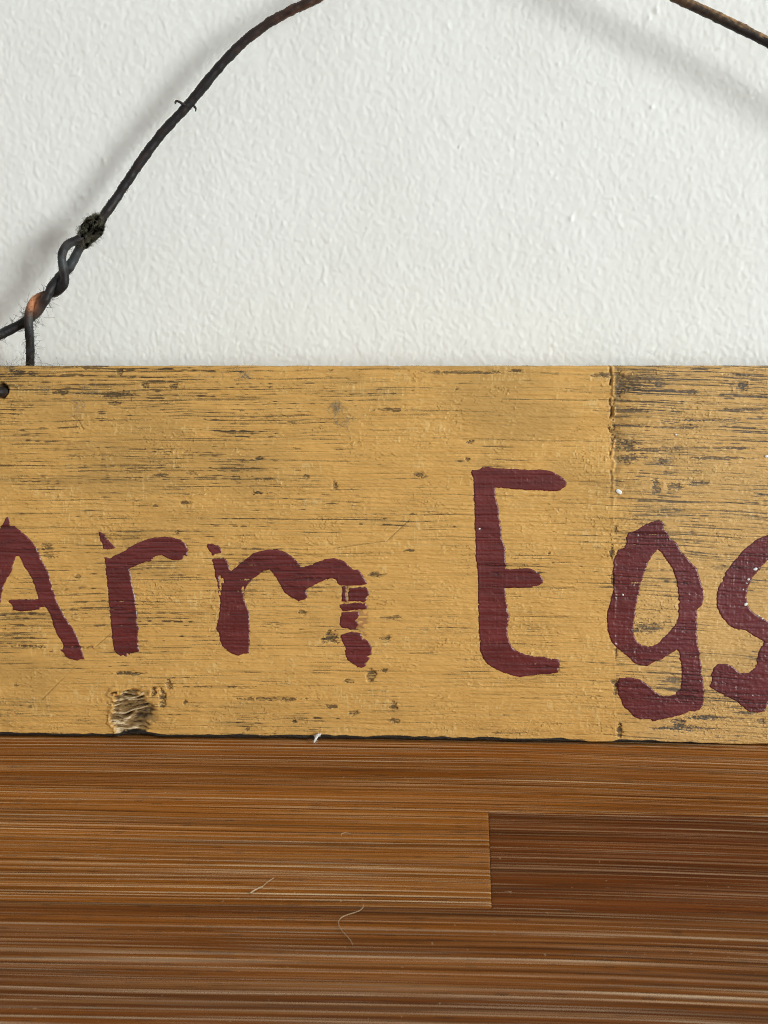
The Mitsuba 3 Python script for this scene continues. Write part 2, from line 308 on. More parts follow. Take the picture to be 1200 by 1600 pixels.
add('wooden_sign__board', board_mesh, 'board_paint', label='ochre painted board with dark worn grain and a gouge at its bottom edge', smooth=True, uv=board_uv)

# ------------------------------------------------------------------ the letters, thick maroon paint following the board's relief
def letter_paint(p, n, uv):
    h, dark, grime, gouge, tone, R, fib, fib2, crumb = relief(DR, p.x, p.z)
    b = n2(DR, p.x * 260, p.z * 420, 41)
    b = 0.5 * b + 0.5 * n2(DR, p.x * 110, p.z * 900, 45)
    c = mikit.mix([0.068, 0.0108, 0.0108], [0.198, 0.0350, 0.0345], 0.5 * tone + 0.5 * b)
    c = mikit.mix(c, [0.16, 0.042, 0.054], 0.4 * R)  # window sheen on the right-hand letters, put into the maroon
    c = mikit.mix(c, [0.030, 0.010, 0.010], 0.75 * dr.clip(dark, 0, 1))
    c = mikit.mix(c, [0.045, 0.009, 0.010], 0.75 * dr.clip(grime, 0, 1))
    return mikit.mix(c, [0.30, 0.12, 0.09], 0.3 * dr.clip(crumb - 0.55, 0, 1))
def brush_marks(p, n, uv):
    return 0.00003 * n2(DR, p.x * 3000, p.z * 220, 42) + 0.00009 * n2(DR, p.x * 130, p.z * 2200, 43) + 0.00006 * n2(DR, p.x * 1900, p.z * 2100, 44)
scene['letter_paint'] = {'type': 'twosided', 'bsdf': {'type': 'bumpmap', 'arbitrary': mikit.proc(brush_marks, eps=1e-4), 'scale': 1.0, 'bsdf': {'type': 'principled', 'base_color': mikit.proc(letter_paint), 'roughness': 0.34, 'specular': 0.55}}}
LETTERS = {
 'A': [[(12,806),(15,811),(17,821),(24,822),(31,828),(39,834),(47,842),(54,850),(60,861),(65,874),(72,887),(78,900),(80,910),(83,922),(88,935),(95,950),(103,965),(112,978),(119,990),(124,1003),(127,1011),(129,1018),(130,1023),(134,1031),(127,1030),(121,1032),(110,1031),(103,1026),(97,1018),(91,1013),(98,1014),(99,1007),(93,998),(86,985),(83,975),(80,965),(76,956),(71,949),(62,949),(61,953),(45,955),(32,956),(20,953),(18,946),(11,939),(14,937),(30,936),(45,936),(60,936),(57,926),(54,915),(50,905),(45,897),(38,887),(33,876),(29,869),(25,869),(22,877),(20,888),(15,900),(10,909),(6,916),(4,926),(1,940),(-4,960),(-12,995),(-22,1030),(-44,1028),(-36,985),(-26,920),(-14,860),(-4,833),(3,821),(9,809)]],
 'r': [[(154,831),(157,830),(164,835),(168,842),(173,847),(179,854),(181,856),(174,859),(162,859),(160,853),(157,845),(155,838)],
       [(163,870),(172,872),(180,866),(192,862),(200,856),(210,850),(222,845),(232,841),(245,839),(260,838),(272,840),(282,843),(289,849),(292,855),(296,859),(293,863),(294,870),(288,868),(286,874),(280,876),(270,876),(262,873),(256,869),(252,867),(243,869),(239,872),(239,876),(234,878),(226,878),(218,882),(210,885),(203,888),(205,900),(207,915),(210,928),(213,945),(215,960),(214,970),(217,980),(216,995),(217,1010),(218,1019),(210,1020),(205,1021),(203,1024),(200,1021),(199,1024),(201,1028),(196,1026),(192,1024),(188,1025),(182,1022),(178,1018),(176,1005),(174,985),(172,965),(170,945),(168,920),(166,895),(164,880)]],
 'm': [[(323,851),(331,849),(340,852),(345,856),(348,863),(344,866),(332,867),(327,862)],
       [(331,874),(340,871),(350,871),(356,876),(358,885),(361,892),(366,888),(375,880),(385,872),(396,865),(408,860),(420,858),(434,858),(446,862),(455,868),(464,876),(470,884),(473,886),(485,882),(497,877),(510,873),(522,872),(532,874),(540,878),(546,884),(552,889),(560,890),(566,898),(570,905),(575,912),(570,914),(558,915),(545,915),(532,915),(526,910),(523,905),(516,904),(508,906),(498,911),(488,916),(480,921),(480,933),(477,937),(470,938),(466,940),(462,937),(452,932),(446,927),(440,919),(435,910),(430,901),(424,893),(420,890),(414,892),(405,898),(395,905),(388,913),(383,922),(381,930),(382,938),(387,948),(390,960),(391,980),(391,1000),(390,1015),(388,1021),(380,1022),(374,1025),(366,1023),(355,1017),(347,1010),(343,1000),(342,990),(337,983),(340,972),(342,960),(343,945),(343,935),(341,925),(339,910),(336,900),(334,888)],
       [(534,917),(541,917),(540,930),(542,939),(534,940),(533,930)],
       [(545,918),(570,917),(577,922),(576,928),(573,932),(573,938),(570,940),(545,939),(543,930)],
       [(531,945),(545,942),(570,942),(574,947),(572,952),(560,952),(545,953),(536,954),(531,949)],
       [(533,956),(545,955),(560,956),(561,961),(556,968),(560,974),(556,981),(548,984),(532,981),(531,970)],
       [(532,992),(541,988),(551,987),(563,988),(566,998),(576,1003),(582,1012),(580,1018),(581,1023),(573,1026),(578,1029),(572,1035),(571,1041),(565,1043),(555,1040),(545,1034),(540,1027),(538,1018),(540,1014),(535,1003)]],
 'E': [[(735,738),(738,734),(750,733),(754,729),(764,729),(775,731),(800,732),(830,734),(845,733),(858,735),(868,739),(876,743),(882,748),(886,753),(885,759),(878,765),(870,768),(845,767),(820,766),(795,764),(773,762),(775,775),(779,792),(781,810),(784,828),(784,840),(789,855),(790,875),(791,888),(800,889),(812,888),(825,887),(836,890),(844,897),(849,905),(848,911),(842,915),(830,918),(810,919),(790,919),(791,935),(793,945),(794,955),(797,962),(794,975),(794,995),(797,1003),(800,1011),(808,1017),(820,1022),(835,1025),(850,1026),(862,1029),(873,1029),(876,1036),(873,1045),(872,1051),(862,1053),(845,1054),(830,1056),(812,1058),(800,1056),(785,1051),(772,1045),(762,1038),(755,1030),(750,1020),(749,1005),(747,985),(747,965),(746,940),(746,915),(747,905),(745,890),(743,873),(743,855),(742,830),(741,810),(740,785),(739,765),(739,748)]],
 'g': [[(1028,813),(1035,814),(1039,819),(1036,826),(1044,833),(1048,842),(1056,847),(1062,858),(1072,868),(1078,877),(1084,883),(1090,888),(1092,900),(1096,910),(1100,925),(1100,938),(1096,947),(1090,952),(1089,965),(1090,980),(1090,1000),(1093,1020),(1097,1040),(1099,1060),(1101,1080),(1100,1090),(1098,1103),(1094,1109),(1086,1111),(1077,1111),(1072,1115),(1058,1119),(1045,1122),(1030,1125),(1020,1128),(1017,1124),(1000,1124),(990,1121),(983,1112),(975,1106),(970,1095),(965,1085),(964,1074),(957,1070),(964,1066),(966,1059),(978,1058),(990,1059),(1002,1062),(1012,1069),(1022,1079),(1032,1086),(1045,1087),(1055,1084),(1063,1074),(1065,1055),(1063,1035),(1060,1020),(1058,1015),(1052,1019),(1042,1025),(1030,1032),(1018,1036),(1012,1041),(1000,1041),(990,1036),(982,1028),(972,1020),(963,1012),(955,1003),(950,988),(947,970),(950,950),(954,935),(958,922),(957,905),(957,890),(959,875),(962,865),(965,859),(975,855),(978,847),(977,841),(982,832),(995,828),(1008,819),(1018,815)]],
 's': [[(1205,833),(1199,835),(1185,841),(1172,850),(1160,861),(1150,872),(1140,884),(1132,896),(1127,908),(1121,920),(1119,935),(1119,945),(1123,957),(1130,968),(1138,977),(1148,983),(1163,985),(1175,993),(1185,998),(1194,1003),(1186,1015),(1182,1028),(1179,1043),(1170,1051),(1158,1051),(1150,1046),(1144,1040),(1133,1036),(1122,1037),(1114,1044),(1111,1055),(1112,1064),(1108,1073),(1118,1080),(1128,1085),(1138,1090),(1150,1096),(1160,1105),(1170,1112),(1185,1114),(1195,1112),(1200,1098),(1212,1085),(1226,1060),(1232,1030),(1226,1000),(1212,978),(1197,968),(1182,960),(1172,952),(1168,945),(1166,932),(1170,915),(1178,900),(1188,888),(1198,876),(1212,868),(1235,868),(1240,850),(1225,838)]]}
HOLES = {'g': [[(1027,859),(1034,865),(1042,876),(1050,889),(1056,905),(1059,925),(1060,945),(1059,962),(1054,976),(1046,985),(1038,995),(1030,1003),(1020,1009),(1013,1010),(1002,1007),(993,999),(990,990),(990,975),(993,955),(996,935),(1001,915),(1006,898),(1013,879),(1020,868)]],
         'm': [[(342.5,899),(344.5,899),(346,914),(345,930),(343.5,929),(344,914)], [(378.5,918),(381,916),(380.5,925),(378.5,926)], [(347,903),(350,905),(350,911),(347,910)]]}
def letter_mesh(name):
    parts = []
    for ring in LETTERS[name]:
        poly = Polygon(ring).buffer(0)
        for hole in HOLES.get(name, []):
            poly = poly.difference(Polygon(hole))
        poly = poly.buffer(-0.6, quad_segs=4).buffer(1.0, quad_segs=4).buffer(0.15 if name == 'm' and len(ring) < 22 else -0.4, quad_segs=4).buffer(0)
        for g in getattr(poly, 'geoms', [poly]):
            if g.area < 8: continue
            g = g.segmentize(0.9)
            def rough(c):
                c = np.array(c.coords)[:-1]
                k = 1.8 * (n2(NP, c[:, 0] * 0.10, c[:, 1] * 0.20, 51) - 0.5) + 4.5 * ss(NP, 0.62, 0.95, n2(NP, c[:, 0] * 0.03, c[:, 1] * 0.45, 59)) * (n2(NP, c[:, 0] * 0.02, c[:, 1] * 0.05, 60) - 0.5) + 0.9 * (n2(NP, c[:, 0] * 0.5, c[:, 1] * 1.3, 52) - 0.5)
                return np.stack([c[:, 0] + k, c[:, 1] + (3.2 if name == 'm' and len(ring) < 22 else 1.1) * (n2(NP, c[:, 0] * 0.24, c[:, 1] * 0.24, 53) - 0.5)], 1)
            g = Polygon(rough(g.exterior), [rough(h) for h in g.interiors]).buffer(0)
            g = max(getattr(g, 'geoms', [g]), key=lambda q: q.area)
            edge = np.vstack([np.array(r.coords)[:-1] for r in (g.exterior, *g.interiors)])
            a, b, c, d = g.bounds
            gx_, gy_ = np.meshgrid(np.arange(a, c, 1.15), np.arange(b, d, 1.15), indexing='ij')
            inner = np.stack([gx_.ravel(), gy_.ravel()], 1) + rng.uniform(-.2, .2, (gx_.size, 2))
            tree = cKDTree(edge)
            inside = shapely.contains_xy(g, inner[:, 0], inner[:, 1])
            dist = tree.query(inner)[0]
            inner, dist = inner[inside & (dist > 0.7)], dist[inside & (dist > 0.7)]
            pts = np.vstack([edge, inner]); dist = np.concatenate([np.zeros(len(edge)), dist])
            tri = Delaunay(pts).simplices
            cen = pts[tri].mean(1)
            tri = tri[shapely.contains_xy(g, cen[:, 0], cen[:, 1])]
            P = np.array([px(u, v) for u, v in pts])
            x, z = P[:, 0], P[:, 2]
            rel = relief(NP, x, z)
            h = rel[0] - 0.00007 * rel[-1] - 0.00003 * rel[2]
            lip = np.clip(dist / 2.2, 0, 1); lip = 1 - (1 - lip) ** 2
            th = -0.00005 + 0.00019 * lip + 0.00004 * lip * np.exp(-(dist / 4.5) ** 2) + lip * 0.00005 * (n2(NP, x * 420, z * 900, 54) - 0.4)
            Y = -(h + th)
            V = np.stack([x, Y, z], 1)
            nrm = np.cross(V[tri[:, 1]] - V[tri[:, 0]], V[tri[:, 2]] - V[tri[:, 0]])
            tri[nrm[:, 1] > 0] = tri[nrm[:, 1] > 0][:, ::-1]
            parts.append((V, tri))
    return join(parts)
for name, say in (('A', 'hand painted maroon capital letter A, cut off at the left'), ('r', 'hand painted maroon letter r'), ('m', 'hand painted maroon letter m with a broken right leg'),
                  ('E', 'tall hand painted maroon capital letter E'), ('g', 'hand painted maroon letter g over the break in the paint'), ('s', 'hand painted maroon letter s with white specks')):
    add('wooden_sign__letter', letter_mesh(name), 'letter_paint', label=say)

# ------------------------------------------------------------------ white specks of paint on the board
scene['white_speck'] = {'type': 'diffuse', 'reflectance': {'type': 'rgb', 'value': [0.80, 0.82, 0.82]}}
for u, v, a, b in ((967, 768, 5.5, 3.2), (1056, 679, 2.2, 1.6), (1180, 889, 4.2, 2.8), (1169, 905, 3, 2), (1166, 911, 2, 1.2), (1161, 921, 1.6, 1.6), (1165, 944, 3.8, 2.8), (1185, 962, 2, 1.2), (1191, 966, 2.2, 1.3), (749, 826, 2, 1.8), (973, 929, 2, 2), (1197, 713, 3, 2.5)):
    s = trimesh.creation.icosphere(2, 1.0)
    q = s.vertices * (1 + 0.35 * (n2(NP, s.vertices[:, 0] * 1.7 + u, s.vertices[:, 2] * 1.7 + v, 61)[:, None] - 0.5))
    ang = math.radians(-30 if u == 967 else rng.uniform(-30, 30))
    q = q * np.array([a, 1.6, b]) * PXM * (0.82 if b < 3 else 1.0)
    q = np.stack([q[:, 0] * math.cos(ang) - q[:, 2] * math.sin(ang), q[:, 1], q[:, 0] * math.sin(ang) + q[:, 2] * math.cos(ang)], 1)
    o = px(u, v)
    o[1] = board_y(np.array([o[0]]), np.array([o[2]]))[0] - 0.0002
    add('wooden_sign__paint_speck', (q + o, s.faces), 'white_speck')

# ------------------------------------------------------------------ the wire handle
def wire_skin(p, n, uv):
    a = n2(DR, (p.x + p.z) * 420, (p.x - p.z) * 900 + p.y * 800, 71)
    b = n2(DR, (p.x + p.z) * 1500, (p.x - p.z) * 1900 + p.y * 2100, 72)
    bare = ss(DR, 0.160, 0.178, p.z) * 0.55 + ss(DR, 0.03, 0.06, p.x) * ss(DR, -0.1, 0.5, n.z) * 2.0  # bare copper high up; right-hand upper side painted brighter as if lit from above
    spot = dr.exp(-((p.x - SPOT[0]) / 0.0016) ** 2 - ((p.z - SPOT[2]) / 0.0026) ** 2)
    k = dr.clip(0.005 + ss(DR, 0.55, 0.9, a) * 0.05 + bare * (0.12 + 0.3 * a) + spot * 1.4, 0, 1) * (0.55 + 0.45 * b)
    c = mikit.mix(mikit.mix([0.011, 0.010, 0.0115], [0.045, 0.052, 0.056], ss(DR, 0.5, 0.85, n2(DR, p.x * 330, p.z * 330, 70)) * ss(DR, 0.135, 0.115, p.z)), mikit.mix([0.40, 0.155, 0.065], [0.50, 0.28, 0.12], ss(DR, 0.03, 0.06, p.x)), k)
    return mikit.mix(c, [0.78, 0.34, 0.17], dr.clip(spot * 1.3 - 0.35, 0, 1) * (0.5 + 0.5 * b))
SPOT = px(53, 470, 0.010).tolist()
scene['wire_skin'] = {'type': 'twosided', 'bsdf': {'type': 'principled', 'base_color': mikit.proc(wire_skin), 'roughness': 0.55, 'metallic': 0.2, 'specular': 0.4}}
def wpath(pts):
    return [px(u, v, y * 1e-3) for u, v, y in pts]
main = wpath([(1700, 800, 19), (1690, 600, 18.5), (1640, 470, 14), (1530, 330, 8), (1420, 215, 8.4), (1310, 128, 8), (1200, 66, 7.8), (1130, 31, 7.8), (1060, -2, 7.8), (960, -52, 7.8), (860, -98, 7.9), (780, -122, 8.1), (700, -118, 8.5), (600, -70, 9.3), (545, -33, 9.9), (490, 0, 10.3), (450, 19, 10.8), (405, 46, 11.3),
              (360, 86, 11.8), (325, 126, 12.1), (290, 168, 12.3), (250, 212, 12.4), (212, 264, 12.3), (180, 312, 11.8), (157, 344, 11), (140, 366, 11.4), (122, 392, 12), (106, 420, 12.2), (90, 436, 11.2), (78, 454, 9.4), (66, 476, 9.2), (52, 493, 10.2), (30, 508, 10.4), (0, 523, 8.6), (-24, 537, 5.6), (-44, 556, 1.0), (-44, 578, -1.2), (-24, 600, -1.7), (-4, 612, -1.5), (7, 612, 0.6), (9, 612, 6)])
loop = wpath([(150, 352, 11.6), (136, 366, 10.2), (120, 375, 9.2), (105, 383, 8.8), (97, 399, 8.9), (99, 420, 9.2), (101, 440, 9.4), (93, 453, 10.0), (79, 459, 11.6), (64, 463, 11.8), (51, 474, 10.2), (45, 492, 8.2), (45, 512, 8.4), (47, 540, 9.6), (47, 572, 11), (47, 620, 12)])
mp, lp = spline(main, 900), spline(loop, 260)
s = np.arange(900) / 900
burr = tube(spline(wpath([(290, 164, 11.5), (283, 161, 11), (276, 158, 10.7), (274, 162, 10.6)]), 12), np.linspace(0.0004, 0.00022, 12), 7)
burr2 = tube(spline(wpath([(303, 166, 12), (306, 170, 12), (305, 174, 12)]), 8), np.linspace(0.0003, 0.00015, 8), 6)
rad = 0.00112 * (1 + 0.10 * (n2(NP, s * 160, s * 0, 73) - 0.5))
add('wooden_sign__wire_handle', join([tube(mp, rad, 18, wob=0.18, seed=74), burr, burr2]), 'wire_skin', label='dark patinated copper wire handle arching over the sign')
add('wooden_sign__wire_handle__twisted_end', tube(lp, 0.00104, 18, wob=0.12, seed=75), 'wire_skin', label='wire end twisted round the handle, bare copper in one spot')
# lint caught on the wire and on the board
scene['dark_lint'] = {'type': 'diffuse', 'reflectance': {'type': 'rgb', 'value': [0.035, 0.034, 0.028]}}
scene['olive_lint'] = {'type': 'diffuse', 'reflectance': {'type': 'rgb', 'value': [0.20, 0.19, 0.14]}}
scene['pale_lint'] = {'type': 'diffuse', 'reflectance': {'type': 'rgb', 'value': [0.46, 0.40, 0.29]}}
def fuzz(path, n, reach, r, curl, radius):
    out = []
    for _ in range(n):
        k = rng.integers(2, len(path) - 2)
        t = path[k + 1] - path[k - 1]; t /= np.linalg.norm(t)
        d = rng.normal(size=3); d -= t * (d @ t); d /= np.linalg.norm(d)
        out.append(fibre(path[k] + d * radius * 0.9, rng.uniform(0.4, 1.0) * reach, d + t * rng.normal() * 1.2, r, curl, 8, 3))
    return join(out)
c0, c1 = px(156, 340, 10.5e-3), px(128, 379, 10.5e-3)
tuft = []
core = trimesh.creation.icosphere(4, 1.0)
ax = (c1 - c0); L = np.linalg.norm(ax); ax = ax / L
side = np.cross(ax, [0, 1, 0]); side /= np.linalg.norm(side)
cv = core.vertices
cr = 1 + 0.5 * (n2(NP, cv[:, 0] * 4 + 9, cv[:, 1] * 4 + cv[:, 2] * 3 + 9, 77) - 0.5) + 0.35 * (n2(NP, cv[:, 0] * 11 + 30, cv[:, 1] * 11 + cv[:, 2] * 9 + 30, 78) - 0.5)
cv = cv * cr[:, None]
cen = (c0 + c1) / 2 + side * 0.0
core_v = cen + cv[:, :1] * ax * 0.0043 + cv[:, 1:2] * side * 0.0023 + cv[:, 2:] * np.array([0, 1, 0]) * 0.0021
if (px(160, 365, 6.2e-3) - cen) @ side < 0: pass
for k in range(1200):
    d = rng.normal(size=3); d /= np.linalg.norm(d)
    st = cen + d[0] * ax * 0.0043 + d[1] * side * 0.0023 + d[2] * np.array([0, 1, 0]) * 0.0021
    tan = np.cross(d, rng.normal(size=3))
    tuft.append(fibre(st, rng.uniform(0.6, 1.5) * 1e-3, tan + d * 0.2, 0.000035, 1.0, 6, 3))
add('wooden_sign__wire_handle__lint_tuft', (core_v, core.faces), 'dark_lint', label='dark lint tuft stuck at the top of the wire twist')
add('wooden_sign__wire_handle__lint_fibres', join(tuft), 'olive_lint', kind='stuff')
i0 = int(np.argmin(np.linalg.norm(mp - px(215, 260, 11e-3), axis=1))); i1 = int(np.argmin(np.linalg.norm(mp - px(-10, 530, 8e-3), axis=1)))
add('wooden_sign__wire_handle__fuzz', join([fuzz(mp[i0:i1], 520, 0.9e-3, 0.00004, 1.0, 0.00112), fuzz(lp[40:], 320, 0.9e-3, 0.00004, 1.1, 0.00096),
    fuzz(mp[i1 - 60:i1], 75, 4.5e-3, 0.00004, 0.9, 0.00112), fuzz(lp[150:230], 80, 4.0e-3, 0.00004, 0.9, 0.00096), fuzz(mp[350:i0], 60, 0.5e-3, 0.00003, 0.6, 0.00112)]), 'dark_lint', kind='stuff')
def lint_on_board(u, v, n, spread, length, mat, radius=0.00003):
    out = []
    for _ in range(n):
        o = px(u + rng.normal() * spread[0], v + rng.normal() * spread[1])
        o[1] = board_y(np.array([o[0]]), np.array([o[2]]))[0] - 0.0001
        d = np.array([rng.normal(), -abs(rng.normal()) * 0.45, rng.normal()])
        p = fibre(o, length * rng.uniform(0.5, 1.2), d, radius, 0.9, 7, 3)
        p[0][:, 1] = np.minimum(p[0][:, 1], o[1] + 0.00005)
        out.append(p)
    return join(out)
for u, v, n, sp, ln, mat in ((527, 637, 60, (4, 5), 2.0e-3, 'pale_lint'), (535, 660, 26, (9, 5), 1.6e-3, 'pale_lint'), (382, 583, 34, (6, 4), 2.0e-3, 'pale_lint'), (125, 628, 26, (6, 10), 2.2e-3, 'pale_lint'), (140, 612, 26, (12, 6), 2.6e-3, 'pale_lint'),
                             (40, 571, 40, (30, 2), 2.6e-3, 'olive_lint'), (75, 608, 16, (3, 7), 1.5e-3, 'pale_lint'), (550, 652, 14, (16, 8), 2.0e-3, 'olive_lint'), (325, 590, 20, (14, 5), 1.6e-3, 'pale_lint')):
    add('wooden_sign__lint', lint_on_board(u, v, n, sp, ln, mat), mat, kind='stuff')

# ------------------------------------------------------------------ the wall: white roller paint
def wall_relief(x, z):
    a, b = 0.45 * x - 0.89 * z, 0.89 * x + 0.45 * z
    wx = 0.0006 * (n2(NP, x * 300, z * 300, 81) - 0.5)
    wb = 0.0016 * (n2(NP, x * 170, z * 170, 90) - 0.5)
    h = 0.00011 * n2(NP, (a + wx) * 860, (b + wx + wb) * 1400, 82) + 0.00012 * n2(NP, a * 1250, b * 1900, 83) + 0.00003 * n2(NP, a * 2200, b * 2700, 84) + 0.00009 * n2(NP, x * 120, z * 120, 85) + 0.00006 * n2(NP, a * 260, b * 420, 88)
    h = h + 0.00012 * ss(NP, 0.86, 0.96, n2(NP, x * 700, z * 700, 86)) * ss(NP, 0.6, 0.8, n2(NP, x * 50, z * 50, 87))
    for u, v, du, dv, amp in ((163, 252, 3, 6, .35), (169, 245, 3, 2, .3), (131, 306, 6, 3, .35), (112, 342, 4, 3, .3), (120, 322, 2, 7, .25), (105, 362, 6, 4, .3), (143, 295, 3, 3, .2), (1026, 16, 4, 6, .35), (1014, 28, 3, 6, .35), (1018, 168, 3, 4, .4), (892, 341, 3, 5, .4), (718, 230, 2, 3, .3),
                         (622, 414, 3, 4, .2), (1171, 143, 3, 3, .25), (1125, 75, 3, 3, .2), (700, 40, 3, 5, .2)):
        o = px(u, v, WALL_Y)
        ex, ez = (x - o[0]) / (du * PXM), (z - o[2]) / (dv * PXM)
        h = h + amp * 1e-3 * np.exp(-(ex * ex + ez * ez))
    return h
WALL_Y = 0.0215
def spaced(fine0, fine1, step, lo, hi):
    out = [np.arange(fine0, fine1, step)]
    s, p = step, fine1
    while p < hi:
        out.append([p]); s = min(s * 1.06, 0.02); p += s
    out.append([hi])
    s, p = step, fine0
    while p > lo:
        s = min(s * 1.06, 0.02); p -= s; out.append([max(p, lo)])
    return np.unique(np.concatenate(out))
wx, wz = spaced(-0.112, 0.112, 0.00030, -0.9, 0.9), spaced(0.070, 0.190, 0.00030, -0.25, 1.1)
gx, gz = np.meshgrid(wx, wz, indexing='ij')
cell = np.maximum(np.gradient(wx)[:, None], np.gradient(wz)[None])
gy = WALL_Y - wall_relief(gx, gz) * np.clip(0.0012 / cell, 0, 1)
def wall_paint(p, n, uv):
    k = n2(DR, p.x * 60, p.z * 60, 89)
    return mikit.mix([0.772, 0.774, 0.752], [0.800, 0.803, 0.790], k)
scene['wall_paint'] = {'type': 'twosided', 'bsdf': {'type': 'principled', 'base_color': mikit.proc(wall_paint), 'roughness': 0.6, 'specular': 0.3}}
add('wall', (np.stack([gx, gy, gz], -1).reshape(-1, 3), grid_faces(*gx.shape)), 'wall_paint', label='white wall with a fine roller texture behind the sign', kind='structure')

# ------------------------------------------------------------------ the wooden shelf, glued from staves with a brushed grain
def shelf_relief(B, x, y):
    rx = B.max(x, 0.0)
    yt = y + 0.45 * rx * rx + 0.0014 * (n2(B, x * 9, y * 20, 91) - 0.5) + 0.0006 * (n2(B, x * 30, y * 110, 120) - 0.5)
    g1, g2, g3 = n2(B, x * 16, yt * 1500, 92), n2(B, x * 34, yt * 2900, 93), n2(B, x * 9, yt * 260, 94)
    g4 = n2(B, x * 12, yt * 5200, 95)
    l1 = streaks(B, x, yt * 480, 17, 111, 0.10, 0.26, 0.35, 0.85)
    l2 = streaks(B, x, yt * 930, 30, 113, 0.14, 0.30, 0.40, 0.90)
    l3 = streaks(B, x, yt * 1700, 55, 115, 0.18, 0.34, 0.45, 0.95)
    cream = B.max(l1, B.max(0.75 * l2, 0.55 * l3)) * (0.75 + 0.5 * (n2(B, x * 60, yt * 2600, 97) - 0.5)) * (0.55 + 0.7 * n2(B, x * 11, yt * 130, 119)) * (0.6 + 0.55 * n2(B, x * 130, yt * 1300, 118))
    furrow = B.max(streaks(B, x, yt * 700 + 0.37, 17, 117, 0.12, 0.34, 0.3, 0.8), 0.8 * streaks(B, x, yt * 1500, 32, 121, 0.18, 0.36, 0.4, 0.85))
    h = 0.00004 * g1 + 0.00004 * g2 + 0.00002 * g4 + 0.00006 * cream - 0.00005 * furrow
    return h, B.min(cream, 1.0), g1, g2, g3, g4, furrow
def stave_paint(lo, hi, tan, streak, amount, shift):
    def fn(p, n, uv):
        h, cream, g1, g2, g3, g4, furrow = shelf_relief(DR, p.x, p.y + shift)
        c = mikit.mix(lo, hi, dr.clip(0.75 * g3 + 0.35 * g4 + 0.15 * n2(DR, p.x * 40, p.y * 120, 98) - 0.15, 0, 1))
        f = 0.55 * g1 + 0.45 * g2
        c = mikit.mix(c, tan, 0.45 * ss(DR, 0.52, 0.80, f))
        c = mikit.mix(c, [0.042, 0.014, 0.004], dr.clip(0.45 * ss(DR, 0.42, 0.2, f) + 0.6 * furrow, 0, 0.85))
        c = mikit.mix(c, [0.05, 0.02, 0.01], 0.5 * ss(DR, 0.76, 0.92, n2(DR, p.x * 240, p.y * 3000, 99)))
        c = mikit.mix(c, [0.50, 0.38, 0.26], 0.4 * ss(DR, 0.965, 0.99, n2(DR, p.x * 1100, p.y * 1500, 100)))
        return mikit.mix(c, streak, dr.clip(cream, 0, 1) * amount)  # pale grain, with the glints on its ridges painted in
    return fn
STAVES = {'amber_stave': ([0.185, 0.053, 0.006], [0.42, 0.138, 0.017], [0.50, 0.245, 0.084], [0.84, 0.63, 0.40], 0.80, 0.0),
          'umber_stave': ([0.070, 0.0148, 0.0030], [0.185, 0.046, 0.0068], [0.235, 0.083, 0.026], [0.62, 0.42, 0.26], 0.74, 0.613),
          'brown_stave': ([0.085, 0.0205, 0.0040], [0.29, 0.092, 0.014], [0.37, 0.181, 0.070], [0.80, 0.60, 0.41], 0.80, 0.307)}
for k, a in STAVES.items():
    scene[k] = {'type': 'twosided', 'bsdf': {'type': 'principled', 'base_color': mikit.proc(stave_paint(*a)), 'roughness': 0.45, 'specular': 0.10}}
labels['wooden_shelf'] = {'label': 'brown glued wooden shelf with pale brushed grain and painted-in glints, under the sign', 'category': 'shelf'}
YB0 = pz(600, 1265)[1]; STAVE = YB0 - pz(600, 1415)[1]
XEND, XSKEW = pz(763, 1265)[0], pz(768, 1415)[0] - pz(763, 1265)[0]
SHELF_T = 0.022
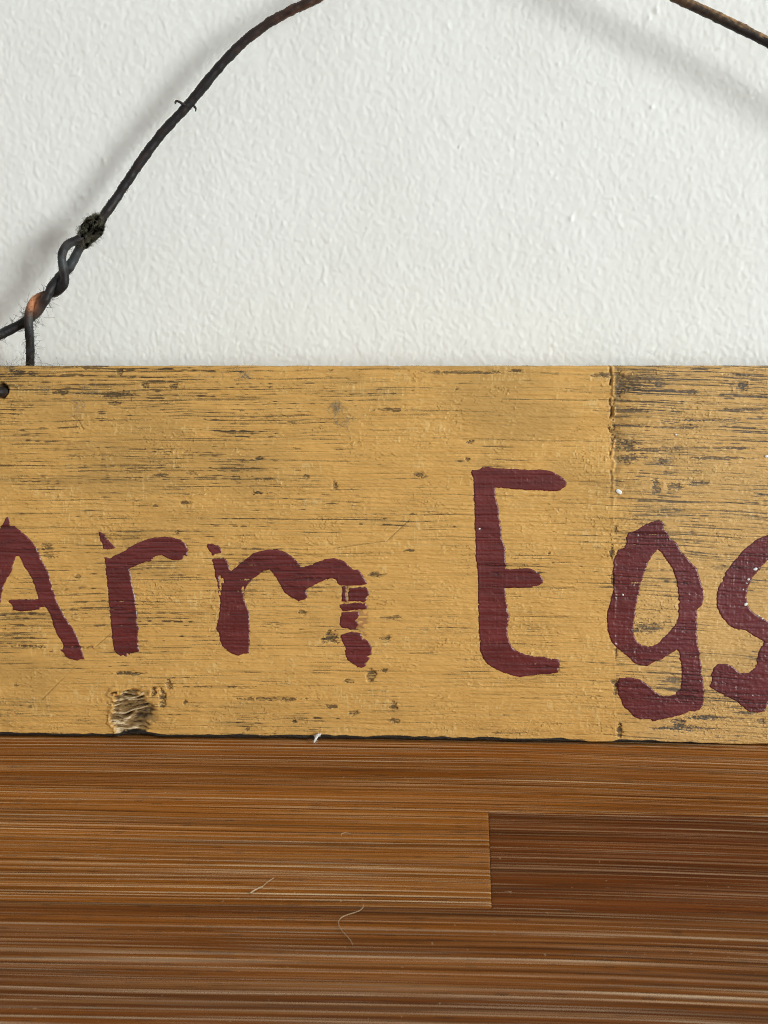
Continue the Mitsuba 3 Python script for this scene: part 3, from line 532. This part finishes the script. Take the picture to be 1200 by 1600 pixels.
def stave(x0, x1, y0, y1, mat):
    fine = max(x0, -0.13), min(x1, 0.13)
    if fine[1] > fine[0] and y1 > -0.17:
        gxs = np.unique(np.concatenate([[x0, x0 + 0.0003], np.arange(fine[0], fine[1], 0.0015), [x1 - 0.0003, x1], np.arange(x0, x1, 0.01)]))
        gys = np.unique(np.concatenate([[y0, y0 + 0.0001, y0 + 0.00025], np.linspace(y0 + 0.0004, y1 - 0.0004, 300), [y1 - 0.00025, y1 - 0.0001, y1]]))
    else:
        gxs = np.unique(np.concatenate([[x0, x0 + 0.0003, x1 - 0.0003, x1], np.arange(x0, x1, 0.02)])); gys = np.array([y0, y0 + 0.0003, (y0 + y1) / 2, y1 - 0.0003, y1])
    gxs = gxs[np.concatenate([[True], np.diff(gxs) > 1e-5])]; gys = gys[np.concatenate([[True], np.diff(gys) > 1e-5])]
    a, b = np.meshgrid(gxs, gys, indexing='ij')
    d = np.minimum(np.minimum(a - a.min(), a.max() - a), np.minimum(b - b.min(), b.max() - b))
    h = shelf_relief(NP, a, b + STAVES[mat][5])[0] - 0.00018 - 0.00012 * np.clip(1 - d / 0.00025, 0, 1) ** 2
    for x_, e in ((x0, 0), (x1, 1)):                      # the glued end joint in view is cut a little askew
        if abs(x_ - XEND) < 0.001:
            w = np.clip(1 - np.abs(a - x_) / 0.15, 0, 1)
            a = a + w * XSKEW * (y1 - b) / STAVE
    n_, m_ = a.shape
    V = np.stack([a, b, h], -1)
    rim_i = np.concatenate([np.arange(m_), (np.arange(1, n_)) * m_ + m_ - 1, (n_ - 1) * m_ + np.arange(m_ - 2, -1, -1), np.arange(n_ - 2, 0, -1) * m_])
    V = V.reshape(-1, 3); low = V[rim_i].copy(); low[:, 2] = -SHELF_T
    k = np.arange(len(rim_i)); k2 = (k + 1) % len(k); o = len(V)
    sides = np.vstack([np.stack([rim_i[k], rim_i[k2], o + k2], 1), np.stack([rim_i[k], o + k2, o + k], 1)])
    V = np.vstack([V, low, low.mean(0, keepdims=True)])
    under = np.stack([o + k2, o + k, np.full(len(k), len(V) - 1)], 1)
    mesh = trimesh.Trimesh(V, np.vstack([grid_faces(n_, m_), sides[:, ::-1], under[:, ::-1]]), process=False)
    add('wooden_shelf__stave', mesh, mat, smooth=40)
G = 0.00004
rows = [(-1, [(-.62, -.21, 'brown_stave'), (-.21, .24, 'amber_stave'), (.24, .62, 'umber_stave')]), (0, [(-.62, -.28, 'umber_stave'), (-.28, .30, 'amber_stave'), (.30, .62, 'brown_stave')]),
        (1, [(-.62, -.36, 'brown_stave'), (-.36, XEND, 'amber_stave'), (XEND, .36, 'umber_stave'), (.36, .62, 'amber_stave')]), (2, [(-.62, -.25, 'amber_stave'), (-.25, .27, 'brown_stave'), (.27, .62, 'umber_stave')]),
        (3, [(-.62, -.12, 'amber_stave'), (-.12, .42, 'umber_stave'), (.42, .62, 'brown_stave')]), (4, [(-.62, -.3, 'brown_stave'), (-.3, .18, 'amber_stave'), (.18, .62, 'brown_stave')])]
for r, cuts in rows:
    y1 = YB0 + STAVE * (1 - r); y0 = y1 - STAVE
    y1 = min(y1, WALL_Y - 0.0004)
    for a, b, mat in cuts:
        stave(a + G, b - G, y0 + G, y1 - G, mat)

# ------------------------------------------------------------------ loose bits: a white thread under the sign, fibres on the shelf
scene['white_thread'] = {'type': 'diffuse', 'reflectance': {'type': 'rgb', 'value': [0.72, 0.72, 0.70]}}
th = spline([px(500, 1147, -0.6e-3), px(495, 1151, -1.2e-3), px(493, 1155, -1.6e-3), px(491, 1159, -2.2e-3), [*pz(490, 1162)[:2], 0.0004]], 24)
thread = [tube(th, np.linspace(0.00042, 0.00020, 24), 8, wob=0.3, seed=5)] + [fibre(th[k], 0.0011, rng.normal(size=3), 0.00004, 1.0, 7, 3) for k in rng.integers(0, 24, 22)]
add('white_thread', join(thread), 'white_thread', label='short white thread caught under the bottom edge of the sign', category='thread')
def lying(pts, r):
    return tube(spline([[*pz(u, v)[:2], 0.00016] for u, v in pts], 20), r, 5)
scene['shelf_fibre'] = {'type': 'diffuse', 'reflectance': {'type': 'rgb', 'value': [0.46, 0.34, 0.22]}}
add('stray_fibre', join([lying([(568, 1414), (555, 1427), (535, 1434), (529, 1446), (540, 1462), (551, 1478)], 0.000055)]), 'shelf_fibre', label='thin pale fibre bent at an angle, lying nearest the front of the shelf', category='fibre')
add('stray_fibre', join([lying([(391, 1397), (400, 1391), (410, 1387)], 0.00013), lying([(408, 1389), (420, 1378), (428, 1373)], 0.00005)]), 'shelf_fibre', label='short straight cream fibre on the shelf below the letter m', category='fibre')
add('stray_fibre', join([lying([(534, 1308), (536, 1303), (544, 1303), (550, 1305)], 0.00006)]), 'shelf_fibre', label='tiny curled fibre on the shelf midway between sign and front', category='fibre')
